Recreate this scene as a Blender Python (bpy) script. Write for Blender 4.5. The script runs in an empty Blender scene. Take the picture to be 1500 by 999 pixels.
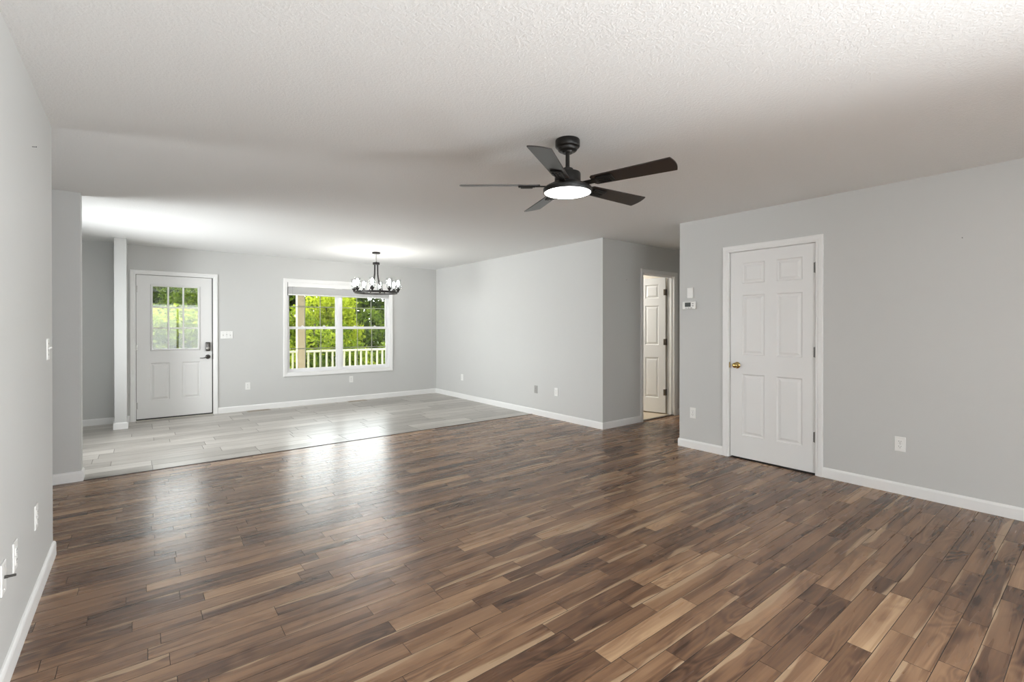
import bpy, bmesh, math, random
from mathutils import Vector, Matrix
from math import pi, sin, cos, radians as rad

scene = bpy.context.scene
COL = scene.collection
random.seed(7)

# ------------------------------------------------------------------ camera
cam_data = bpy.data.cameras.new('camera')
cam = bpy.data.objects.new('camera', cam_data)
COL.objects.link(cam)
cam_data.sensor_width = 36.0
cam_data.lens = 697.1161 / 1500.0 * 36.0
cam_data.shift_x = -1.06 / 1500.0
cam_data.shift_y = -18.0 / 1500.0
cam_data.clip_start = 0.05
cam.location = (0, 0, 1.3048)
cam.rotation_euler = (pi / 2 - 0.0037, 0, -0.665)
scene.camera = cam

# ------------------------------------------------------------------ colour management
vs = scene.view_settings
scene.display_settings.display_device = 'sRGB'
vs.view_transform = 'Standard'
vs.look = 'None'
vs.exposure = 0.0
vs.gamma = 1.0
vs.use_curve_mapping = False
cy = scene.cycles
cy.max_bounces = 12
cy.diffuse_bounces = 7
cy.glossy_bounces = 4
cy.transmission_bounces = 6
cy.transparent_max_bounces = 16
cy.sample_clamp_indirect = 6.0
cy.caustics_reflective = False
cy.caustics_refractive = False
cy.use_denoising = True
cy.denoising_prefilter = 'ACCURATE'

# ------------------------------------------------------------------ world: bright overcast sky
world = bpy.data.worlds.new('sky')
scene.world = world
world.use_nodes = True
bg = world.node_tree.nodes['Background']
bg.inputs['Color'].default_value = (0.95, 0.98, 1.0, 1)
bg.inputs['Strength'].default_value = 9.0

# ------------------------------------------------------------------ sun on the trees
def sun(strength, elev, azim):
    l = bpy.data.lights.new('sun', 'SUN')
    l.energy = strength
    l.angle = rad(2.0)
    l.color = (1.0, 0.95, 0.84)
    o = bpy.data.objects.new('sun', l)
    d = Vector((cos(rad(elev)) * cos(rad(azim)), cos(rad(elev)) * sin(rad(azim)), sin(rad(elev))))
    o.rotation_euler = d.to_track_quat('Z', 'Y').to_euler()
    COL.objects.link(o)
sun(15.0, 50, 125)

# ------------------------------------------------------------------ added fill panels out of view behind the camera and at left; bathroom lamp
def area(name, loc, size, direction, power, color=(1, 1, 1), spread=180):
    l = bpy.data.lights.new(name, 'AREA')
    l.shape = 'RECTANGLE'
    l.size, l.size_y = size
    l.energy = power
    l.color = color
    l.spread = rad(spread)
    o = bpy.data.objects.new(name, l)
    o.location = loc
    o.rotation_euler = (-Vector(direction)).to_track_quat('Z', 'Y').to_euler()
    COL.objects.link(o)
    return o
FILL_TINT = (0.95, 0.985, 1.0)
area('fill_kitchen', (-3.93, 4.85, 0.95), (1.0, 1.5), (1, -0.34, 0.20), 14, FILL_TINT, 66)  # added fill in front of a solid side room wall, no window there
area('fill_alcove', (-1.365, 6.45, 1.25), (1.5, 1.5), (1, 0, 0), 76, FILL_TINT, 110)  # added panel inside the closed alcove to brighten the far wall
area('fill_back', (1.0, -2.43, 1.25), (2.6, 1.7), (0, 1, 0), 5, FILL_TINT)  # added soft ambient fill across the unseen back window opening
area('fill_back_side', (3.95, -2.05, 0.62), (1.6, 1.0), (-1, 0.44, 0.17), 148, FILL_TINT, 92)  # added angled panel standing free in the room, lifts left wall and ceiling
area('bathroom_ceiling_lamp', (5.45, 5.25, 2.42), (0.5, 0.3), (0, 0, -1), 42, (1.0, 0.97, 0.92))

# ================================================================== materials
def new_mat(name):
    m = bpy.data.materials.new(name)
    m.use_nodes = True
    nt = m.node_tree
    return m, nt, nt.nodes['Principled BSDF'], nt.nodes['Material Output']

def N(nt, kind, **kw):
    n = nt.nodes.new(kind)
    for k, v in kw.items():
        if k.startswith('i_'):
            n.inputs[k[2:].replace('_', ' ')].default_value = v
        else:
            setattr(n, k, v)
    return n

def math_node(nt, op, a, b=None, clamp=False):
    n = nt.nodes.new('ShaderNodeMath')
    n.operation = op
    n.use_clamp = clamp
    for i, v in enumerate((a, b)):
        if v is None:
            continue
        if isinstance(v, (int, float)):
            n.inputs[i].default_value = v
        else:
            nt.links.new(v, n.inputs[i])
    return n.outputs[0]

def mixc(nt, fac, a, b, blend='MIX'):
    n = nt.nodes.new('ShaderNodeMix')
    n.data_type = 'RGBA'
    n.blend_type = blend
    for sock, v in ((n.inputs[0], fac), (n.inputs[6], a), (n.inputs[7], b)):
        if isinstance(v, (int, float)):
            sock.default_value = v
        elif isinstance(v, tuple):
            sock.default_value = v if len(v) == 4 else (*v, 1)
        else:
            nt.links.new(v, sock)
    return n.outputs[2]

def simple(name, color, rough=0.5, metal=0.0, spec=0.5, bump=None, var=0.0):
    m, nt, b, out = new_mat(name)
    b.inputs['Base Color'].default_value = (*color, 1)
    b.inputs['Roughness'].default_value = rough
    b.inputs['Metallic'].default_value = metal
    b.inputs['Specular IOR Level'].default_value = spec
    tc = N(nt, 'ShaderNodeTexCoord')
    if var:
        nz = N(nt, 'ShaderNodeTexNoise', i_Scale=3.0, i_Detail=4.0)
        nt.links.new(tc.outputs['Object'], nz.inputs['Vector'])
        c = mixc(nt, nz.outputs['Fac'], tuple(x * (1 - var) for x in color), tuple(min(1, x * (1 + var)) for x in color))
        nt.links.new(c, b.inputs['Base Color'])
    if bump:
        sc, st, dist = bump
        nz = N(nt, 'ShaderNodeTexNoise', i_Scale=sc, i_Detail=3.0)
        nt.links.new(tc.outputs['Object'], nz.inputs['Vector'])
        bp = N(nt, 'ShaderNodeBump', i_Strength=st, i_Distance=dist)
        nt.links.new(nz.outputs['Fac'], bp.inputs['Height'])
        nt.links.new(bp.outputs['Normal'], b.inputs['Normal'])
    return m

M = {}
M['wall'] = simple('wall_paint', (0.565, 0.568, 0.556), 0.6, spec=0.3, bump=(90, 0.12, 0.002), var=0.012)
M['trim'] = simple('white_trim_paint', (0.79, 0.79, 0.78), 0.35, spec=0.4, var=0.01)
M['door'] = simple('white_door_paint', (0.76, 0.76, 0.75), 0.4, spec=0.4, var=0.01)
M['plastic'] = simple('white_plastic', (0.80, 0.80, 0.78), 0.3, spec=0.5)
M['plastic_grey'] = simple('grey_plastic', (0.36, 0.355, 0.34), 0.35, spec=0.5)
M['slot'] = simple('dark_slot', (0.03, 0.03, 0.03), 0.6)
M['vinyl'] = simple('white_vinyl', (0.80, 0.80, 0.81), 0.35)
M['black'] = simple('black_metal', (0.010, 0.009, 0.008), 0.36, spec=0.35)
M['blade'] = simple('dark_walnut_blade', (0.016, 0.011, 0.009), 0.34, spec=0.75, var=0.3)
M['iron'] = simple('dark_bronze', (0.025, 0.023, 0.022), 0.4, metal=0.4)
M['nickel'] = simple('brushed_nickel', (0.42, 0.41, 0.39), 0.32, metal=1.0)
M['darknickel'] = simple('dark_nickel', (0.12, 0.115, 0.11), 0.3, metal=1.0)
M['hingemetal'] = simple('satin_hinge_steel', (0.22, 0.215, 0.205), 0.4, metal=1.0)
M['bronze'] = simple('bronze_hinge', (0.13, 0.11, 0.09), 0.4, metal=1.0)
M['brass'] = simple('polished_brass', (0.55, 0.40, 0.16), 0.16, metal=1.0)
M['seal'] = simple('dark_weatherstrip', (0.03, 0.028, 0.025), 0.6)
M['screen'] = simple('lcd_screen', (0.055, 0.06, 0.055), 0.55)
M['blind'] = simple('blind_slat', (0.74, 0.74, 0.74), 0.45)
M['grid'] = simple('window_grid_bar', (0.62, 0.60, 0.52), 0.4)
M['strip'] = simple('dark_wood_strip', (0.035, 0.024, 0.018), 0.45, var=0.2)
M['base'] = simple('subfloor', (0.03, 0.022, 0.017), 0.8, var=0.1)
M['grout'] = simple('grout', (0.25, 0.235, 0.215), 0.8, var=0.05)
M['bathtile'] = simple('beige_bath_tile', (0.55, 0.46, 0.34), 0.4, var=0.08)
M['post'] = simple('cream_post_paint', (0.30, 0.25, 0.17), 0.5, var=0.05)
M['postwhite'] = simple('white_rail_paint', (0.42, 0.42, 0.33), 0.5, var=0.02)
M['deck'] = simple('deck_boards', (0.55, 0.50, 0.42), 0.7, var=0.1)
M['soffit'] = simple('porch_soffit', (0.7, 0.7, 0.68), 0.6, var=0.02)
M['ground'] = simple('lawn', (0.05, 0.09, 0.02), 0.9, var=0.4)
M['bark'] = simple('bark', (0.035, 0.027, 0.02), 0.9, var=0.4)
M['register'] = simple('floor_register_paint', (0.42, 0.36, 0.29), 0.4, metal=0.2, var=0.03)

# ceiling: knock-down texture
m, nt, b, out = new_mat('ceiling_texture')
b.inputs['Base Color'].default_value = (0.81, 0.815, 0.81, 1)
b.inputs['Roughness'].default_value = 0.8
b.inputs['Specular IOR Level'].default_value = 0.2
tc = N(nt, 'ShaderNodeTexCoord')
n1 = N(nt, 'ShaderNodeTexNoise', i_Scale=85.0, i_Detail=3.0, i_Roughness=0.5, i_Distortion=0.5)
n2 = N(nt, 'ShaderNodeTexVoronoi', i_Scale=95.0)
for n in (n1, n2):
    nt.links.new(tc.outputs['Object'], n.inputs['Vector'])
rp = N(nt, 'ShaderNodeMapRange', i_From_Min=0.42, i_From_Max=0.62)
nt.links.new(n1.outputs['Fac'], rp.inputs['Value'])
h = math_node(nt, 'ADD', rp.outputs[0], math_node(nt, 'MULTIPLY', n2.outputs['Distance'], 0.35))
bp = N(nt, 'ShaderNodeBump', i_Strength=0.33, i_Distance=0.0025)
nt.links.new(h, bp.inputs['Height'])
nt.links.new(bp.outputs['Normal'], b.inputs['Normal'])
M['ceiling'] = m

# acacia planks: per-plank tone/seed/sapwood in the "plank" attribute
m, nt, b, out = new_mat('acacia_planks')
L = nt.links.new
geo = N(nt, 'ShaderNodeNewGeometry')
at = N(nt, 'ShaderNodeAttribute', attribute_name='plank')
sa = N(nt, 'ShaderNodeSeparateColor')
L(at.outputs['Color'], sa.inputs[0])
tone, seed, sap = sa.outputs[0], sa.outputs[1], sa.outputs[2]
sx = N(nt, 'ShaderNodeSeparateXYZ')
L(geo.outputs['Position'], sx.inputs[0])
def coord(fx, fy, k):
    c = N(nt, 'ShaderNodeCombineXYZ')
    L(math_node(nt, 'ADD', math_node(nt, 'MULTIPLY', sx.outputs[0], fx), math_node(nt, 'MULTIPLY', seed, 53.0 + k)), c.inputs[0])
    L(math_node(nt, 'ADD', math_node(nt, 'MULTIPLY', sx.outputs[1], fy), math_node(nt, 'MULTIPLY', seed, 31.0 + k)), c.inputs[1])
    L(math_node(nt, 'MULTIPLY', seed, 17.0 + k), c.inputs[2])
    return c.outputs[0]
fig = N(nt, 'ShaderNodeTexNoise', i_Scale=1.0, i_Detail=1.5, i_Roughness=0.4, i_Distortion=1.1)
L(coord(1.8, 8.5, 0), fig.inputs['Vector'])
ring = math_node(nt, 'SINE', math_node(nt, 'MULTIPLY', fig.outputs['Fac'], 52.0))
ring = math_node(nt, 'MULTIPLY', math_node(nt, 'ADD', ring, 1.0), 0.5)
ringmask = N(nt, 'ShaderNodeTexNoise', i_Scale=1.0, i_Detail=1.0)
L(coord(2.4, 7.0, 5), ringmask.inputs['Vector'])
rm = N(nt, 'ShaderNodeMapRange', i_From_Min=0.42, i_From_Max=0.66)
L(ringmask.outputs['Fac'], rm.inputs['Value'])
fine = N(nt, 'ShaderNodeTexNoise', i_Scale=1.0, i_Detail=3.0, i_Roughness=0.6, i_Distortion=0.3)
L(coord(3.2, 95.0, 9), fine.inputs['Vector'])
broad = N(nt, 'ShaderNodeTexNoise', i_Scale=1.0, i_Detail=2.0, i_Roughness=0.5, i_Distortion=0.35)
L(coord(1.1, 20.0, 13), broad.inputs['Vector'])
# tone of the heartwood: plank tone shifted by broad streaks, fine grain and growth rings
t = math_node(nt, 'ADD', tone, math_node(nt, 'MULTIPLY', math_node(nt, 'SUBTRACT', broad.outputs['Fac'], 0.5), 0.78))
t = math_node(nt, 'ADD', t, math_node(nt, 'MULTIPLY', math_node(nt, 'SUBTRACT', fine.outputs['Fac'], 0.5), 0.32))
t = math_node(nt, 'SUBTRACT', t, math_node(nt, 'MULTIPLY', math_node(nt, 'MULTIPLY', ring, rm.outputs[0]), 0.21))
# small dark knots
kn = N(nt, 'ShaderNodeTexVoronoi', i_Scale=1.0)
L(coord(2.1, 9.0, 33), kn.inputs['Vector'])
knm = N(nt, 'ShaderNodeMapRange', i_From_Min=0.05, i_From_Max=0.22, i_To_Min=0.22, i_To_Max=0.0)
L(kn.outputs['Distance'], knm.inputs['Value'])
t = math_node(nt, 'SUBTRACT', t, knm.outputs[0])
cr = N(nt, 'ShaderNodeValToRGB')
e = cr.color_ramp.elements
e[0].position, e[0].color = 0.0, (0.042, 0.022, 0.014, 1)
e[1].position, e[1].color = 1.0, (0.52, 0.35, 0.205, 1)
for p_, c_ in ((0.26, (0.118, 0.062, 0.036, 1)), (0.50, (0.225, 0.126, 0.070, 1)), (0.74, (0.345, 0.208, 0.118, 1))):
    q = e.new(p_); q.color = c_
L(t, cr.inputs[0])
# pale sapwood: a wavy strip along one edge of a plank
ev = math_node(nt, 'FRACT', math_node(nt, 'DIVIDE', sx.outputs[1], 0.0868))
flip = math_node(nt, 'GREATER_THAN', math_node(nt, 'FRACT', math_node(nt, 'MULTIPLY', seed, 7.31)), 0.5)
ev = math_node(nt, 'ABSOLUTE', math_node(nt, 'SUBTRACT', ev, flip))
sw = N(nt, 'ShaderNodeTexNoise', i_Scale=1.0, i_Detail=1.0, i_Roughness=0.5, i_Distortion=0.3)
L(coord(2.0, 5.0, 21), sw.inputs['Vector'])
edge = math_node(nt, 'ADD', ev, math_node(nt, 'MULTIPLY', math_node(nt, 'SUBTRACT', sw.outputs['Fac'], 0.5), 1.5))
edge = math_node(nt, 'SUBTRACT', edge, math_node(nt, 'SUBTRACT', 1.16, math_node(nt, 'MULTIPLY', sap, 0.52)))
swm = N(nt, 'ShaderNodeMapRange', i_From_Min=0.0, i_From_Max=0.07)
L(edge, swm.inputs['Value'])
sapcol = mixc(nt, fine.outputs['Fac'], (0.30, 0.195, 0.115), (0.52, 0.37, 0.235))
colr = mixc(nt, math_node(nt, 'MULTIPLY', swm.outputs[0], 0.85), cr.outputs['Color'], sapcol)
L(colr, b.inputs['Base Color'])
rr = N(nt, 'ShaderNodeMapRange', i_To_Min=0.24, i_To_Max=0.31)
L(broad.outputs['Fac'], rr.inputs['Value'])
L(rr.outputs[0], b.inputs['Roughness'])
b.inputs['Specular IOR Level'].default_value = 0.42
M['wood'] = m

# grey wood-look tile
m, nt, b, out = new_mat('grey_tile')
L = nt.links.new
geo = N(nt, 'ShaderNodeNewGeometry')
at = N(nt, 'ShaderNodeAttribute', attribute_name='plank')
sa = N(nt, 'ShaderNodeSeparateColor')
L(at.outputs['Color'], sa.inputs[0])
tone, seed, sap = sa.outputs[0], sa.outputs[1], sa.outputs[2]
sx = N(nt, 'ShaderNodeSeparateXYZ')
L(geo.outputs['Position'], sx.inputs[0])
st = N(nt, 'ShaderNodeTexNoise', i_Scale=1.0, i_Detail=5.0, i_Roughness=0.6, i_Distortion=0.8)
L(coord(1.6, 9.0, 3), st.inputs['Vector'])
t = math_node(nt, 'ADD', math_node(nt, 'MULTIPLY', tone, 0.35), math_node(nt, 'MULTIPLY', st.outputs['Fac'], 0.75))
cr = N(nt, 'ShaderNodeValToRGB')
e = cr.color_ramp.elements
e[0].position, e[0].color = 0.25, (0.235, 0.215, 0.19, 1)
e[1].position, e[1].color = 0.75, (0.50, 0.47, 0.43, 1)
L(t, cr.inputs[0])
L(cr.outputs['Color'], b.inputs['Base Color'])
b.inputs['Roughness'].default_value = 0.30
b.inputs['Specular IOR Level'].default_value = 0.5
M['tile'] = m

# thin clear glass
def thin_glass(name, tint=(1, 1, 1), refl=1.0):
    m, nt, b, out = new_mat(name)
    nt.nodes.remove(b)
    tr = N(nt, 'ShaderNodeBsdfTransparent')
    tr.inputs['Color'].default_value = (*tint, 1)
    gl = N(nt, 'ShaderNodeBsdfGlossy')
    gl.inputs['Roughness'].default_value = 0.02
    fr = N(nt, 'ShaderNodeFresnel', i_IOR=1.45)
    mx = N(nt, 'ShaderNodeMixShader')
    nt.links.new(math_node(nt, 'MULTIPLY', fr.outputs[0], refl), mx.inputs[0])
    nt.links.new(tr.outputs[0], mx.inputs[1])
    nt.links.new(gl.outputs[0], mx.inputs[2])
    nt.links.new(mx.outputs[0], out.inputs['Surface'])
    return m
M['glass'] = thin_glass('window_glass', (0.95, 0.97, 0.96))
M['shade'] = thin_glass('clear_shade_glass', (0.95, 0.955, 0.955), 0.08)

def emit(name, color, strength):
    m, nt, b, out = new_mat(name)
    b.inputs['Base Color'].default_value = (0.8, 0.8, 0.8, 1)
    b.inputs['Emission Color'].default_value = (*color, 1)
    b.inputs['Emission Strength'].default_value = strength
    return m
M['led'] = emit('led_diffuser', (1.0, 0.98, 0.95), 9.0)
M['bulb'] = emit('lit_bulb', (1.0, 0.97, 0.93), 110.0)

# leaves: per-leaf tint
m, nt, b, out = new_mat('leaves')
L = nt.links.new
nt.nodes.remove(b)
at = N(nt, 'ShaderNodeAttribute', attribute_name='leaf')
sa = N(nt, 'ShaderNodeSeparateColor')
L(at.outputs['Color'], sa.inputs[0])
oi = N(nt, 'ShaderNodeObjectInfo')
cr = N(nt, 'ShaderNodeValToRGB')
e = cr.color_ramp.elements
e[0].position, e[0].color = 0.0, (0.011, 0.022, 0.005, 1)
e[1].position, e[1].color = 1.0, (0.23, 0.265, 0.022, 1)
q = e.new(0.5); q.color = (0.085, 0.122, 0.012, 1)
tt = math_node(nt, 'ADD', sa.outputs[0], math_node(nt, 'MULTIPLY', math_node(nt, 'SUBTRACT', oi.outputs['Random'], 0.5), 0.35))
L(tt, cr.inputs[0])
df = N(nt, 'ShaderNodeBsdfDiffuse')
tl = N(nt, 'ShaderNodeBsdfTranslucent')
mx = N(nt, 'ShaderNodeMixShader')
mx.inputs[0].default_value = 0.4
L(cr.outputs['Color'], df.inputs['Color'])
L(cr.outputs['Color'], tl.inputs['Color'])
L(df.outputs[0], mx.inputs[1]); L(tl.outputs[0], mx.inputs[2])
L(mx.outputs[0], out.inputs['Surface'])
M['leaf'] = m

# ================================================================== mesh helpers
class MB:
    def __init__(self):
        self.bm = bmesh.new()
    def box(self, x0, x1, y0, y1, z0, z1, bev=0.0, seg=2, rot=None, at=None):
        t = bmesh.new()
        bmesh.ops.create_cube(t, size=1.0)
        for v in t.verts:
            v.co = Vector((x0 + (v.co.x + .5) * (x1 - x0), y0 + (v.co.y + .5) * (y1 - y0), z0 + (v.co.z + .5) * (z1 - z0)))
        if bev:
            bmesh.ops.bevel(t, geom=t.edges[:], offset=bev, segments=seg, profile=0.5, affect='EDGES')
        return self.merge(t, rot, at)
    def merge(self, t, rot=None, at=None):
        if rot is not None or at is not None:
            mt = Matrix.Translation(at or (0, 0, 0)) @ (rot.to_4x4() if rot is not None else Matrix())
            bmesh.ops.transform(t, matrix=mt, verts=t.verts)
        bmesh.ops.recalc_face_normals(t, faces=t.faces[:])
        me = bpy.data.meshes.new('tmp')
        t.to_mesh(me); t.free()
        self.bm.from_mesh(me)
        bpy.data.meshes.remove(me)
        return self
    def lathe(self, prof, seg=32, at=(0, 0, 0), rot=None):
        t = bmesh.new()
        rings = []
        for r, z in prof:
            if r < 1e-6:
                rings.append([t.verts.new((0, 0, z))])
            else:
                rings.append([t.verts.new((r * cos(2 * pi * i / seg), r * sin(2 * pi * i / seg), z)) for i in range(seg)])
        for a, b_ in zip(rings, rings[1:]):
            for i in range(seg):
                j = (i + 1) % seg
                if len(a) == 1 and len(b_) == 1:
                    continue
                if len(a) == 1:
                    t.faces.new((a[0], b_[j], b_[i]))
                elif len(b_) == 1:
                    t.faces.new((a[i], a[j], b_[0]))
                else:
                    t.faces.new((a[i], a[j], b_[j], b_[i]))
        for ring_, flip in ((rings[0], True), (rings[-1], False)):
            if len(ring_) > 1 and prof[0] != prof[-1]:
                t.faces.new(ring_[::-1] if flip else ring_)
        return self.merge(t, rot, at)
    def tube(self, pts, r, seg=10):
        pts = [Vector(p) for p in pts]
        t = bmesh.new()
        rings = []
        up = Vector((0, 0, 1))
        n = len(pts)
        prev = None
        for i, p in enumerate(pts):
            d = (pts[min(i + 1, n - 1)] - pts[max(i - 1, 0)]).normalized()
            if prev is None:
                a = d.cross(up)
                if a.length < 1e-3:
                    a = d.cross(Vector((1, 0, 0)))
            else:
                a = prev - d * prev.dot(d)
            a.normalize()
            prev = a
            c = d.cross(a)
            rr_ = r[i] if isinstance(r, (list, tuple)) else r
            rings.append([t.verts.new(p + (a * cos(2 * pi * k / seg) + c * sin(2 * pi * k / seg)) * rr_) for k in range(seg)])
        for A, B in zip(rings, rings[1:]):
            for k in range(seg):
                j = (k + 1) % seg
                t.faces.new((A[k], A[j], B[j], B[k]))
        t.faces.new(rings[0][::-1]); t.faces.new(rings[-1])
        return self.merge(t)
    def sweep(self, loops, closed_path=False, closed_prof=True):
        """loops[i][j]: profile point j at path point i"""
        t = bmesh.new()
        V = [[t.verts.new(p) for p in lp] for lp in loops]
        n, k = len(V), len(V[0])
        for i in range(n if closed_path else n - 1):
            A, B = V[i], V[(i + 1) % n]
            for j in range(k if closed_prof else k - 1):
                t.faces.new((A[j], A[(j + 1) % k], B[(j + 1) % k], B[j]))
        if not closed_path:
            t.faces.new(V[0][::-1]); t.faces.new(V[-1])
        return self.merge(t)
    def build(self, name, mat, parent=None, smooth=None):
        me = bpy.data.meshes.new(name)
        self.bm.to_mesh(me); self.bm.free()
        me.materials.append(mat)
        o = bpy.data.objects.new(name, me)
        COL.objects.link(o)
        if parent is not None:
            o.parent = parent
        if smooth:
            me.shade_smooth()
            try:
                me.set_sharp_from_angle(angle=rad(smooth))
            except Exception:
                pass
        return o

def tag(o, label, cat, group=None, kind=None):
    o['label'] = label
    o['category'] = cat
    if group: o['group'] = group
    if kind: o['kind'] = kind
    return o
def empty(name, loc, rz=0):
    o = bpy.data.objects.new(name, None)
    o.empty_display_size = 0.1
    o.location = loc
    o.rotation_euler = (0, 0, rz)
    COL.objects.link(o)
    return o
def copy_tree(o, parent=None):
    c = o.copy()
    COL.objects.link(c)
    if parent is not None:
        c.parent = parent
    for ch in list(o.children):
        copy_tree(ch, c)
    return c
def struct(name, mb, mat, label, cat):
    o = mb.build(name, mat)
    return tag(o, label, cat, kind='structure')

# ================================================================== plan dimensions
H = 2.44
XL, XR, XF = -0.391, 4.676, 4.636      # left wall, closet-door wall, long far wall
YW, YH, YR, YE = 8.378, 4.057, 2.987, 3.743   # window wall, hall wall, end of right wall, end of left wall
YS0, YS1 = 5.43, 5.55                  # stub wall
YT = 5.42                              # where wood meets tile
YB = -2.5
T = 0.12

# ------------------------------------------------------------------ floors
def planks(name, rects, width, lens, gap, depth, cham, mat, fixed=(), tonef=None, y_origin=0.0, stagger=None):
    """rects: (x0,x1,y0,y1); separate planks running along X in one floor mesh with per-plank colour data"""
    bm = bmesh.new()
    lay = bm.verts.layers.float_color.new('plank')
    rnd = random.Random(11)
    for (rx0, rx1, ry0, ry1) in rects:
        r0 = math.floor((ry0 - y_origin) / width)
        r1 = math.ceil((ry1 - y_origin) / width)
        for r in range(r0, r1):
            y0, y1 = max(ry0, y_origin + r * width), min(ry1, y_origin + (r + 1) * width)
            if y1 - y0 < 0.004:
                continue
            cuts = []
            x = rx0 - rnd.uniform(0, lens[1])
            while x < rx1:
                ln = rnd.uniform(*lens)
                cuts.append((x, x + ln, None))
                x += ln
            for (fr, fx0, fx1, ft, fs) in fixed:
                if fr == r and fx0 >= rx0 and fx1 <= rx1:
                    new = []
                    for a, b_, q in cuts:
                        if b_ <= fx0 or a >= fx1: new.append((a, b_, q))
                        else:
                            if a < fx0 - 0.05: new.append((a, fx0, q))
                            elif a < fx0 and new: new[-1] = (new[-1][0], fx0, new[-1][2])
                            if b_ > fx1: new.append((fx1, max(b_, fx1 + 0.15), q))
                    new = sorted(new + [(fx0, fx1, (ft, fs))], key=lambda c: c[0])
                    for i in range(len(new) - 1):
                        if new[i][1] > new[i + 1][0] and new[i + 1][2] is None:
                            new[i + 1] = (new[i][1], new[i + 1][1], None)
                    cuts = [c for c in new if c[1] - c[0] > 0.01]
            for a, b_, q in cuts:
                a, b_ = max(a, rx0), min(b_, rx1)
                if b_ - a < 0.01:
                    continue
                tone_, sap_ = q if q else tonef(rnd)
                colr_ = (tone_, rnd.random(), sap_, 1.0)
                g = gap / 2
                def ring_(inset, z):
                    vs_ = [bm.verts.new((xx, yy, z)) for xx, yy in
                           ((a + g + inset, y0 + g + inset), (b_ - g - inset, y0 + g + inset), (b_ - g - inset, y1 - g - inset), (a + g + inset, y1 - g - inset))]
                    for v in vs_: v[lay] = colr_
                    return vs_
                A, B, Cc = ring_(cham, 0.0), ring_(0, -cham), ring_(0, -depth)
                bm.faces.new(A)
                for P, Q in ((A, B), (B, Cc)):
                    for i in range(4):
                        j = (i + 1) % 4
                        bm.faces.new((P[i], Q[i], Q[j], P[j])).material_index = 1
    bmesh.ops.recalc_face_normals(bm, faces=bm.faces[:])
    me = bpy.data.meshes.new(name)
    bm.to_mesh(me); bm.free()
    me.materials.append(mat)
    me.materials.append(M['base'] if mat is M['wood'] else M['grout'])
    o = bpy.data.objects.new(name, me)
    COL.objects.link(o)
    return o

def wood_tone(r):
    t = min(0.95, max(0.12, r.gauss(0.47, 0.07)))
    if r.random() < 0.07: t = r.uniform(0.62, 0.80)
    elif r.random() < 0.12: t = r.uniform(0.26, 0.34)
    return t, (r.uniform(0.35, 0.8) if r.random() < 0.55 else r.uniform(0, 0.3))
fixed = [(7, 2.303, 2.906, 0.90, 0.1), (8, 3.05, 3.70, 0.32, 0.2), (6, 2.55, 3.10, 0.55, 0.3), (5, 2.35, 2.95, 0.62, 0.2),
         (16, 2.05, 2.62, 0.80, 0.3), (10, 2.7, 3.4, 0.70, 0.55), (3, 2.72, 3.25, 0.40, 0.2)]
o = planks('floor', [(XL, XR, YB, YE - 0.0), (-4.0, XR, YE, YH), (-4.0, XF, YH, YT), (XR, 7.2, YR, YH)], 0.0868, (0.28, 0.95), 0.0012, 0.008, 0.0005,
           M['wood'], fixed, wood_tone)
tag(o, 'dark brown acacia plank floor with pale streaks in the living room', 'floor', kind='structure')
o = planks('floor_tile', [(-4.0, XF, YT + 0.012, YW)], 0.20, (0.9, 0.9), 0.003, 0.006, 0.0012, M['tile'], (), lambda r: (r.random(), 0), y_origin=YT + 0.012)
tag(o, 'pale grey wood-look tile floor by the front door and window', 'floor', kind='structure')
mb = MB()
mb.box(-4.1, 7.3, YB - .1, YT + .006, -0.2, -0.006)
struct('floor_base', mb, M['base'], 'dark bed under the wooden floor planks', 'floor')
mb = MB()
mb.box(-4.1, XF + .1, YT + .006, YW + .14, -0.2, -0.0015)
struct('floor_grout', mb, M['grout'], 'grey grout bed under the entry tiles', 'floor')
mb = MB()
mb.box(XL, XF, YT - 0.002, YT + 0.013, -0.004, 0.004, 0.002)
struct('trim_1', mb, M['strip'], 'thin dark transition strip between wood and tile floors', 'trim')

# ------------------------------------------------------------------ ceiling and roof
mb = MB(); mb.box(-4.12, 7.32, YB - T, YW + 0.14, H, H + 0.12)
struct('ceiling', mb, M['ceiling'], 'white ceiling with stippled texture over the whole room', 'ceiling')

# ------------------------------------------------------------------ walls
def wall(name, boxes, label):
    mb = MB()
    for bx in boxes: mb.box(*bx)
    return struct(name, mb, M['wall'], label, 'wall')
wall('wall_left', [(XL - T, XL, YB, YE, 0, H)], 'pale grey wall along the left edge with switch and outlets')
# window wall with a door opening and a window opening
DX0, DX1, DZ = -0.056, 0.876, 2.050
WX0, WX1, WZ0, WZ1 = 1.888, 3.664, 0.545, 2.045
y0, y1 = YW, YW + 0.14
wall('wall_front', [(-4.0, DX0, y0, y1, 0, H), (DX0, DX1, y0, y1, DZ, H), (DX1, WX0, y0, y1, 0, H), (WX0, WX1, y0, y1, 0, WZ0), (WX0, WX1, y0, y1, WZ1, H), (WX1, XF + T, y0, y1, 0, H)],
     'grey wall holding the front door and the window')
wall('wall_far', [(XF, XF + T, YH, YW, 0, H)], 'long pale wall between the window corner and the hallway')
HX0, HX1, HZ = 5.455, 6.222, 2.058
wall('wall_hall', [(XF + T, HX0, YH, YH + T, 0, H), (HX0, HX1, YH, YH + T, HZ, H), (HX1, 7.2, YH, YH + T, 0, H)], 'shaded grey hallway wall with the half open door')
CY0, CY1, CZ = 1.634, 2.441, 2.066
wall('wall_right', [(XR, XR + T, CY1, YR, 0, H), (XR, XR + T, CY0, CY1, CZ, H), (XR, XR + T, YB, CY0, 0, H)], 'grey wall on the right holding the white closet door')
wall('wall_stub', [(-1.5, XL, YS0, YS1, 0, H)], 'short grey wall end standing where wood meets tile at left')
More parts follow.
